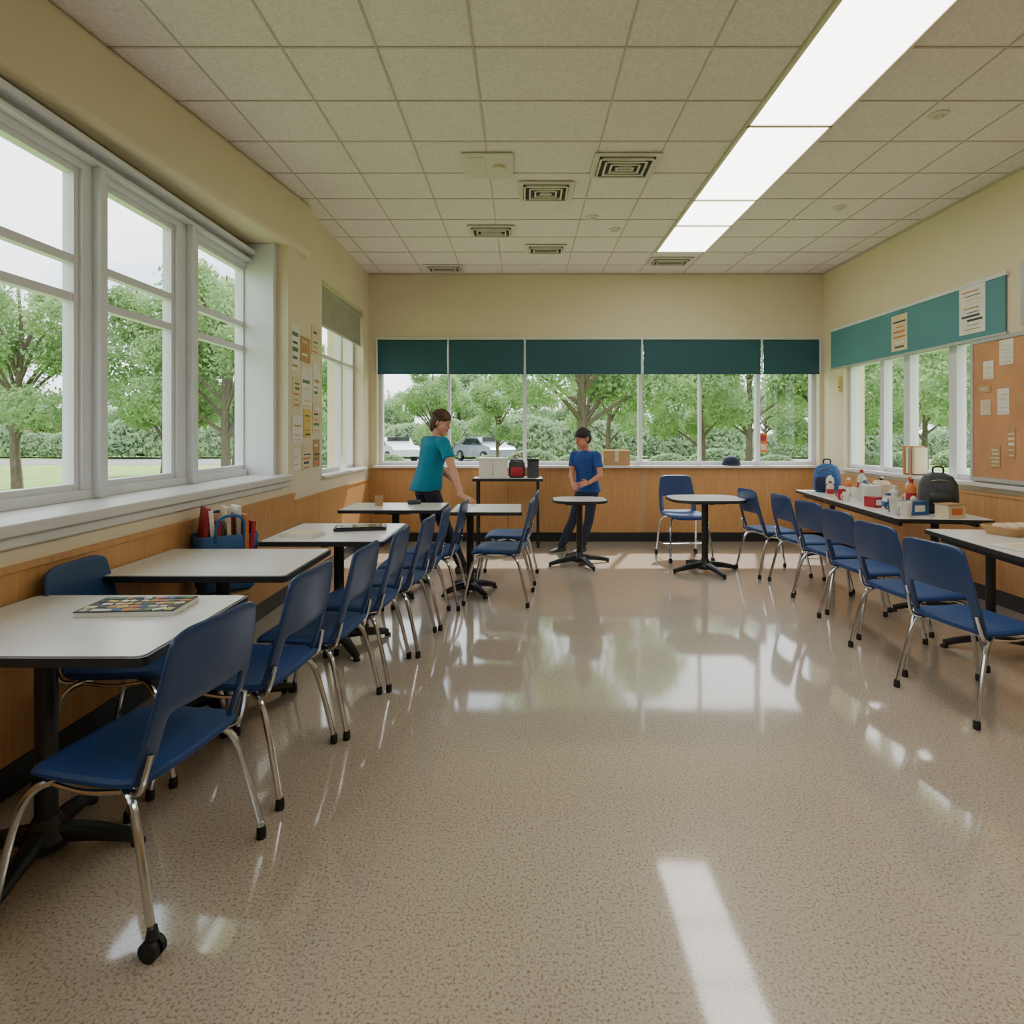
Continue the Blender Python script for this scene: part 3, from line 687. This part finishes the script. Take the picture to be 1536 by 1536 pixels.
def person(name,J,F,hf,hu,s,mats,hs=1.0,long_hair=False):
    root=bpy.data.objects.new(name,None); COL.objects.link(root)
    F=nz(F); U=Vector((0,0,1)); RT=F.cross(U).normalized()
    pel,ch,nk,hc=[Vector(J[k]) for k in('pelvis','chest','neck','head')]
    skin,hair,shirt,pants,shoe=mats
    sp=(nk-pel)
    b=MB()
    for sd in 'RL':
        sh,el,wr=Vector(J['sh'+sd]),Vector(J['el'+sd]),Vector(J['wr'+sd])
        b.cap(sh,el,.046*s,.036*s,skin); m=el.lerp(wr,.3); b.cap(el,m,.037*s,.038*s,skin); b.cap(m,wr,.038*s,.023*s,skin)
        hand(b,wr,Vector(J['hd'+sd]),1 if sd=='R' else -1,Vector(J['th'+sd]),s,skin,J.get('curl'+sd,.3))
        b.cap(Vector(J['kn'+sd]),Vector(J['an'+sd]),.045*s,.03*s,skin)
        b.cap(Vector(J['hip'+sd]),Vector(J['kn'+sd]),.06*s,.045*s,skin)
        b.cap(nk-U*.02*s,sh,.045*s,.045*s,skin)
    b.loft([ring(pel.lerp(nk,t),RT,F,w*s,d*s) for t,w,d in [(0,.13,.09),(.35,.11,.08),(.7,.14,.095),(.93,.10,.07),(1.0,.05,.05)]],skin)
    hf=nz(hf); hu=nz(Vector(hu)-hf*Vector(hu).dot(hf)); hr=hf.cross(hu).normalized(); ax=(hr,hf,hu); q=s*hs
    b.cap(nk-U*.03*s,hc-hu*.05*q-hf*.02*q,.054*s,.050*s,skin)
    b.ell(hc+hu*.022*q-hf*.008*q,(.074*q,.094*q,.096*q),skin,ax,18,12)
    b.ell(hc-hu*.045*q+hf*.028*q,(.058*q,.062*q,.062*q),skin,ax,16,10)
    b.ell(hc-hu*.093*q+hf*.062*q,(.026*q,.022*q,.02*q),skin,ax)
    for sx in(-1,1):
        b.ell(hc+hr*sx*.034*q-hu*.03*q+hf*.054*q,(.026*q,.026*q,.032*q),skin,ax)
        b.ell(hc+hr*sx*.077*q-hu*.008*q-hf*.008*q,(.010*q,.020*q,.031*q),skin,ax)
    b.cap(hc+hf*.084*q+hu*.012*q,hc+hf*.104*q-hu*.028*q,.008*q,.012*q,skin,8)
    b.ell(hc+hf*.082*q+hu*.024*q,(.045*q,.012*q,.010*q),skin,ax)
    vox(b,'body',.0048,3,root)
    f=MB()
    for sx in(-1,1):
        e=hc+hf*.080*q+hr*sx*.030*q+hu*.002*q
        f.ell(e,(.013*q,.008*q,.0065*q),'eyew',ax); f.ell(e+hf*.0055*q,(.0055*q,.0045*q,.0055*q),'iris',ax)
        f.tube([e+hu*.017*q-hr*.016*q+hf*.004*q,e+hu*.021*q+hf*.010*q,e+hu*.017*q+hr*.016*q+hf*.006*q],.0032*q,hair,6)
    f.ell(hc+hf*.087*q-hu*.056*q,(.020*q,.007*q,.004*q),'lips',ax); f.ell(hc+hf*.085*q-hu*.063*q,(.016*q,.008*q,.004*q),'lips',ax)
    f.obj('face_features',parent=root)
    h=MB(); rr=random.Random(5)
    h.ell(hc+hu*.046*q-hf*.016*q,(.084*q,.104*q,.086*q),hair,ax,18,12)
    h.ell(hc+hu*.00*q-hf*.050*q,(.078*q,.068*q,.085*q),hair,ax)
    for i in range(60):
        a=rr.uniform(0,2*math.pi); el_=rr.uniform(.3,1.5)
        dv=hr*math.cos(a)*math.cos(el_)+hf*math.sin(a)*math.cos(el_)+hu*math.sin(el_)
        p=hc+hu*.042*q-hf*.016*q+Vector(dv)*.080*q
        tg=nz(hf*(.5 if math.sin(a)>0 else -.5)-hu*.5+hr*math.cos(a)*.5); h.cap(p,p+tg*.028*q,.014*q,.009*q,hair,6)
    for sx in(-1,1): h.ell(hc+hr*sx*.070*q+hu*.022*q-hf*.010*q,(.013*q,.030*q,.034*q),hair,ax)
    if long_hair:
        h.ell(hc-hu*.055*q-hf*.062*q,(.066*q,.040*q,.060*q),hair,ax)
        for sx in(-1,1):
            h.cap(hc+hr*sx*.074*q+hu*.03*q-hf*.020*q,hc+hr*sx*.070*q-hu*.06*q-hf*.028*q,.024*q,.016*q,hair)
            for i in range(8):
                p=hc+hr*sx*.078*q+hu*rr.uniform(-.03,.05)*q-hf*rr.uniform(0,.06)*q; h.cap(p,p-hu*.05*q-hf*.01*q,.012*q,.008*q,hair,6)
    vox(h,'hair',.0042,2,root)
    t=MB(); hem=J.get('hem',-.10)
    t.loft([ring(pel+sp*tt+F*fo*s,RT,F,w*s,d*s,24) for tt,w,d,fo in [(hem,.182,.140,0),(hem+.03,.184,.142,0),(.0,.178,.136,0),(.15,.164,.124,.0),(.4,.146,.110,0),(.65,.160,.122,.005),(.82,.170,.118,0),(.93,.135,.092,-.005),(.985,.075,.07,0),(1.0,.062,.06,0)]],shirt)
    for sd in 'RL':
        sh,el=Vector(J['sh'+sd]),Vector(J['el'+sd]); e=sh.lerp(el,J.get('slv',.62))
        t.cap(sh,sh.lerp(el,.3),.062*s,.058*s,shirt); t.cyl(sh.lerp(el,.25),e,.058*s,shirt,16,.060*s)
        t.cap(pel.lerp(nk,.86),sh,.075*s,.060*s,shirt)
    vox(t,'shirt',.0065,4,root)
    p=MB()
    p.loft([ring(pel+U*z*s,RT,F,w*s,d*s,24) for z,w,d in [(-.10,.10,.09),(-.06,.155,.115),(0,.163,.122),(.07,.150,.112),(.10,.145,.108)]],pants)
    for sd in 'RL':
        hp,kn,an=Vector(J['hip'+sd]),Vector(J['kn'+sd]),Vector(J['an'+sd])
        p.cap(hp,kn,.084*s,.062*s,pants); c=kn.lerp(an,.35); p.cap(kn,c,.062*s,.062*s,pants); p.cyl(c,an,.062*s,pants,16,.050*s)
    vox(p,'trousers',.0065,3,root)
    g=MB(); so=MB()
    for sd in 'RL':
        an=Vector(J['an'+sd]); tf=nz(J['toe'+sd]); rt=tf.cross(U); g0=Vector((an.x,an.y,0))
        def rr_(off,w,zc,hh): return ring(g0+tf*off*s+U*zc*s,rt,U,w*s,hh*s,16)
        g.loft([rr_(-.075,.015,.045,.02),rr_(-.065,.032,.05,.038),rr_(-.02,.038,.055,.045),rr_(.05,.040,.048,.035),rr_(.12,.044,.038,.026),rr_(.165,.034,.032,.018),rr_(.185,.012,.028,.008)],shoe)
        g.cap(an,g0+U*.05*s,.040*s,.038*s,shoe)
        ol=[g0+tf*(.055+.125*math.cos(a))*s+rt*(.044*math.sin(a))*s for a in [2*math.pi*i/20 for i in range(20)]]
        so.prism([(v.x,v.y) for v in ol],0.001,.018,'shoew')
    vox(g,'shoes',.005,3,root); so.obj('soles',parent=root)
    return root
V=Vector
Jt=dict(pelvis=(-.955,5.92,.90),chest=(-.91,5.86,1.2),neck=(-.84,5.83,1.375),head=(-.795,5.815,1.505),
 shR=(-.755,5.69,1.305),shL=(-.965,5.98,1.315),elR=(-.655,5.61,1.05),elL=(-.84,6.01,1.06),
 wrR=(-.57,5.515,.825),wrL=(-.68,5.92,.93),hdR=(.82,-.15,-.30),hdL=(.6,-.2,-.5),thR=V((.25,.8,.15)),thL=V((.3,-.8,.4)),
 hipR=(-.905,5.85,.86),hipL=(-1.005,5.98,.86),knR=(-.76,5.88,.47),knL=(-.96,6.03,.46),anR=(-.60,5.93,.085),anL=(-1.02,6.08,.085),
 toeR=(.85,.3,0),toeL=(.8,.5,0),hem=-.13,slv=.55,curlR=.15)
person('teacher',Jt,(.78,.62,0),(.93,-.34,-.28),(.25,0,1),1.0,('skin','hairb','tealshirt','pants','shoe'),1.0,True)
Jb=dict(pelvis=(.745,6.98,.76),chest=(.73,6.95,1.0),neck=(.715,6.92,1.205),head=(.68,6.89,1.34),
 shR=(.595,7.01,1.145),shL=(.83,6.82,1.145),elR=(.56,6.96,.93),elL=(.87,6.74,.925),
 wrR=(.565,6.80,.83),wrL=(.73,6.68,.85),hdR=(.15,-.7,-.30),hdL=(-.85,-.05,-.15),thR=V((.7,0,.6)),thL=V((0,.5,.8)),
 hipR=(.68,7.03,.73),hipL=(.80,6.93,.73),knR=(.58,6.95,.41),knL=(.75,6.87,.40),anR=(.44,7.02,.075),anL=(.68,7.0,.075),
 toeR=(-.8,-.4,0),toeL=(-.7,-.6,0),hem=-.08,slv=.6,curlR=.35,curlL=.35)
person('boy_student',Jb,(-.72,-.69,0),(-.80,-.55,-.25),(-.2,-.1,1),.87,('skin2','hairk','blueshirt','jeans','shoe'),1.12)

# ------------------------------------------------------------------ outside
b=MB(); b.bx(-120,120,-60,160,-.42,-.30,'grass'); b.obj('lawn')
b=MB(); b.bx(-60,70,32,39,-.299,-.28,'asphalt'); b.bx(-40,-34,-30,31.9,-.299,-.285,'asphalt'); b.obj('parking_lot')
def tree_mesh(seed,h,cr,nl,k,ls=.2):
    r=random.Random(seed); g=np.random.default_rng(seed); b=MB()
    th=h*.28
    b.tube([(0,0,0),(r.uniform(-.1,.1),r.uniform(-.1,.1),th),(r.uniform(-.2,.2),r.uniform(-.2,.2),h*.6),(0,0,h*.9)],[h*.022,h*.016,h*.010,h*.003],'bark',8)
    lobes=[((0,0,h*.66),cr*.75)]
    for i in range(13):
        a=i*2.4+r.uniform(-.3,.3); z=h*r.uniform(.34,.86); q=cr*(1-abs(z/h-.5)*1.1)*r.uniform(.55,.85)
        e=(math.cos(a)*q,math.sin(a)*q,z); lobes.append((e,cr*r.uniform(.24,.42)))
        b.tube([(0,0,z*.62),(e[0]*.5,e[1]*.5,z*.85),e],[h*.010,h*.006,h*.002],'bark',6)
    n=nl; ids=g.integers(0,len(lobes),n); C=np.array([l[0] for l in lobes])[ids]; rad=np.array([l[1] for l in lobes])[ids]
    d=g.normal(size=(n,3)); d/=np.linalg.norm(d,axis=1,keepdims=True); rr=g.uniform(.35,1.12,(n,1))**.6
    P=C+d*rr*rad[:,None]*np.array([1,1,.8])+g.normal(size=(n,3))*.06
    A=g.normal(size=(n,3)); A/=np.linalg.norm(A,axis=1,keepdims=True); B=np.cross(A,g.normal(size=(n,3))); B/=np.linalg.norm(B,axis=1,keepdims=True)
    sz=g.uniform(.6,1.3,(n,1))*ls
    V_=np.stack([P-A*sz,P-B*sz*.55,P+A*sz,P+B*sz*.55],1).reshape(-1,3)
    o=len(b.v); b.v.extend(map(tuple,V_.tolist())); mi=b.mi(k)
    b.f.extend([(o+4*i,o+4*i+1,o+4*i+2,o+4*i+3) for i in range(n)]); b.m.extend([mi]*n)
    me=bpy.data.meshes.new('tree'); me.from_pydata(b.v,[],b.f)
    for kk in b.mats: me.materials.append(M[kk])
    me.polygons.foreach_set('material_index',b.m); me.update(); return me
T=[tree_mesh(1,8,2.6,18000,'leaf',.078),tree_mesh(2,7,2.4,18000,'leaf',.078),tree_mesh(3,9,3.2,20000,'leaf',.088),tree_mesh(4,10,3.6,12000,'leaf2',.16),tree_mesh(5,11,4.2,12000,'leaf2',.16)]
def tree(i,x,y,sc=1,rz=None):
    o=place(T[i],'tree',(x,y,-.3),random.uniform(0,6) if rz is None else rz); o.scale=(sc,sc,sc)
# left lawn trees
tree(0,-15.6,18.5,.9); tree(1,-12.0,20,.98); tree(2,-23,24,.9); tree(0,-9.8,21.5,1.05); tree(2,-9.0,18.2,.8)
tree(1,-20,15,.75); tree(2,-28,26,.9); tree(1,-13,27,1.0)
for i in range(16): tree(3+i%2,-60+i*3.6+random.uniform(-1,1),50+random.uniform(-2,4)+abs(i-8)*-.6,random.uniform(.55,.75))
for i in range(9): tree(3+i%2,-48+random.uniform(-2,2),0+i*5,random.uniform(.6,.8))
# back trees
tree(2,1.7,17,.95); tree(1,5.6,19,.8); tree(0,-3.9,26,.62); tree(2,9.2,24.5,.8); tree(1,7.9,15.5,.7); tree(0,-8.5,27,.8); tree(0,3.9,27,.8); tree(1,-1.2,29,.7)
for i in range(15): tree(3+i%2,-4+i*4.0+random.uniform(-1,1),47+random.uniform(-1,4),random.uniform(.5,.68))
for i in range(6): tree(i%3,11.5+random.uniform(-1,2)+i*.9,7+i*4.5,.9)
tree(1,9.8,11.5,.85)
def shrub(seed):
    g=np.random.default_rng(seed); n=5000; d=g.normal(size=(n,3)); d/=np.linalg.norm(d,axis=1,keepdims=True); d[:,2]=abs(d[:,2])
    P=d*g.uniform(.7,1,(n,1))*np.array([1.6,1,1.2]); A=g.normal(size=(n,3)); A/=np.linalg.norm(A,axis=1,keepdims=True); B=np.cross(A,g.normal(size=(n,3))); B/=np.linalg.norm(B,axis=1,keepdims=True)
    P[:,2]+=.12
    V_=np.stack([P-A*.11,P-B*.06,P+A*.11,P+B*.06],1).reshape(-1,3)
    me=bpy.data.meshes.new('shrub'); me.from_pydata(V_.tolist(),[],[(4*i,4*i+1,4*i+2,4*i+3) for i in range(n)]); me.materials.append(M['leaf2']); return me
SH=shrub(9)
for i in range(46):
    o=place(SH,'shrub',(-52+i*2.6,41.5+random.uniform(-.6,.8),-.3),random.uniform(-.4,.4)); q=random.uniform(1.3,2.3); o.scale=(q,q*.8,q)
for i in range(14):
    o=place(SH,'shrub',(-9+i*2.4+random.uniform(-.5,.5),30.6+random.uniform(-.3,.3),-.3),random.uniform(-.3,.3)); q=random.uniform(.45,.75); o.scale=(q*1.4,q,q)
# cars
def car_mesh(k):
    b=MB(); prof=[(-2.2,.35),(-2.25,.75),(-2.0,.92),(-1.35,1.0),(-.75,1.42),(.6,1.46),(1.45,1.02),(2.15,.92),(2.25,.6),(2.2,.32)]
    L=[(p[0],-.86,p[1]) for p in prof]; Rr=[(p[0],.86,p[1]) for p in prof]
    rings=[[(p[0],-.80,p[1]) for p in prof],L,Rr,[(p[0],.80,p[1]) for p in prof]]
    b.loft(rings,k)
    for sy in(-1,1):
        y=sy*.865
        b.add([(-1.1,y,1.0),(-.68,y,1.34),(-.05,y,1.38),(-.05,y,1.0)],[(0,1,2,3)],'darkglass'); b.add([(.03,y,1.0),(.03,y,1.38),(.56,y,1.36),(1.15,y,1.02)],[(0,1,2,3)],'darkglass')
        for x in(-1.4,1.35): b.cyl((x,sy*.72,.33),(x,sy*.9,.33),.33,'rubber',20); b.cyl((x,sy*.9,.33),(x,sy*.91,.33),.19,'chrome',16)
    b.box((-1.03,0,1.21),(.02,1.4,.5),'darkglass')
    return b.mesh('parked_car')
CR=[car_mesh(k) for k in('carw','carb','carr')]
for x,k in ((-7.9,0),(-2.4,1)):
    place(CR[k],'parked_car',(x,36,-.279),R(90+35),bevel=.05)
for i in range(2): place(CR[(i+2)%3],'parked_car',(-37,16+i*6,-.284),R(90),bevel=.05)
# far building
b=MB(); b.bx(-62,-44,58,66,-.3,3.4,'brick'); b.bx(-62.4,-43.6,57.6,66.4,3.4,3.8,'asphalt')
for i in range(6): b.bx(-61+i*2.3,-59.6+i*2.3,57.95,58.02,1,2.4,'darkglass')
b.obj('brick_building')

# ------------------------------------------------------------------ world & light
w=bpy.data.worlds.new('World'); S.world=w; w.use_nodes=True; nt=w.node_tree; bg=nt.nodes['Background']
tc=nt.nodes.new('ShaderNodeTexCoord'); mp=nt.nodes.new('ShaderNodeMapping'); mp.inputs['Scale'].default_value=(1,1,2.6)
n=nt.nodes.new('ShaderNodeTexNoise'); n.inputs['Scale'].default_value=2.6; n.inputs['Detail'].default_value=6
nt.links.new(tc.outputs['Generated'],mp.inputs[0]); nt.links.new(mp.outputs[0],n.inputs['Vector'])
r=nt.nodes.new('ShaderNodeValToRGB'); r.color_ramp.elements[0].position=.38; r.color_ramp.elements[1].position=.6
r.color_ramp.elements[0].color=(.56,.68,.84,1); r.color_ramp.elements[1].color=(1,1,1,1)
nt.links.new(n.outputs['Fac'],r.inputs['Fac']); nt.links.new(r.outputs[0],bg.inputs[0]); bg.inputs[1].default_value=4.1
sl=bpy.data.lights.new('sun','SUN'); sl.energy=7; sl.angle=R(1.5); sl.color=(1,.96,.9)
so=bpy.data.objects.new('sun',sl); COL.objects.link(so); so.location=(0,20,20)
dirv=Vector((-.25,-.68,-.95)); so.rotation_euler=dirv.to_track_quat('-Z','Y').to_euler()
# camera
cd=bpy.data.cameras.new('camera'); cam=bpy.data.objects.new('camera',cd); COL.objects.link(cam)
cam.location=(0,0,1.4); cam.rotation_euler=(R(90),0,0); cd.sensor_width=36; cd.lens=900/1536*36
cd.shift_x=-17/1536; cd.shift_y=-118/1536; cd.clip_start=.05; cd.clip_end=500
S.camera=cam
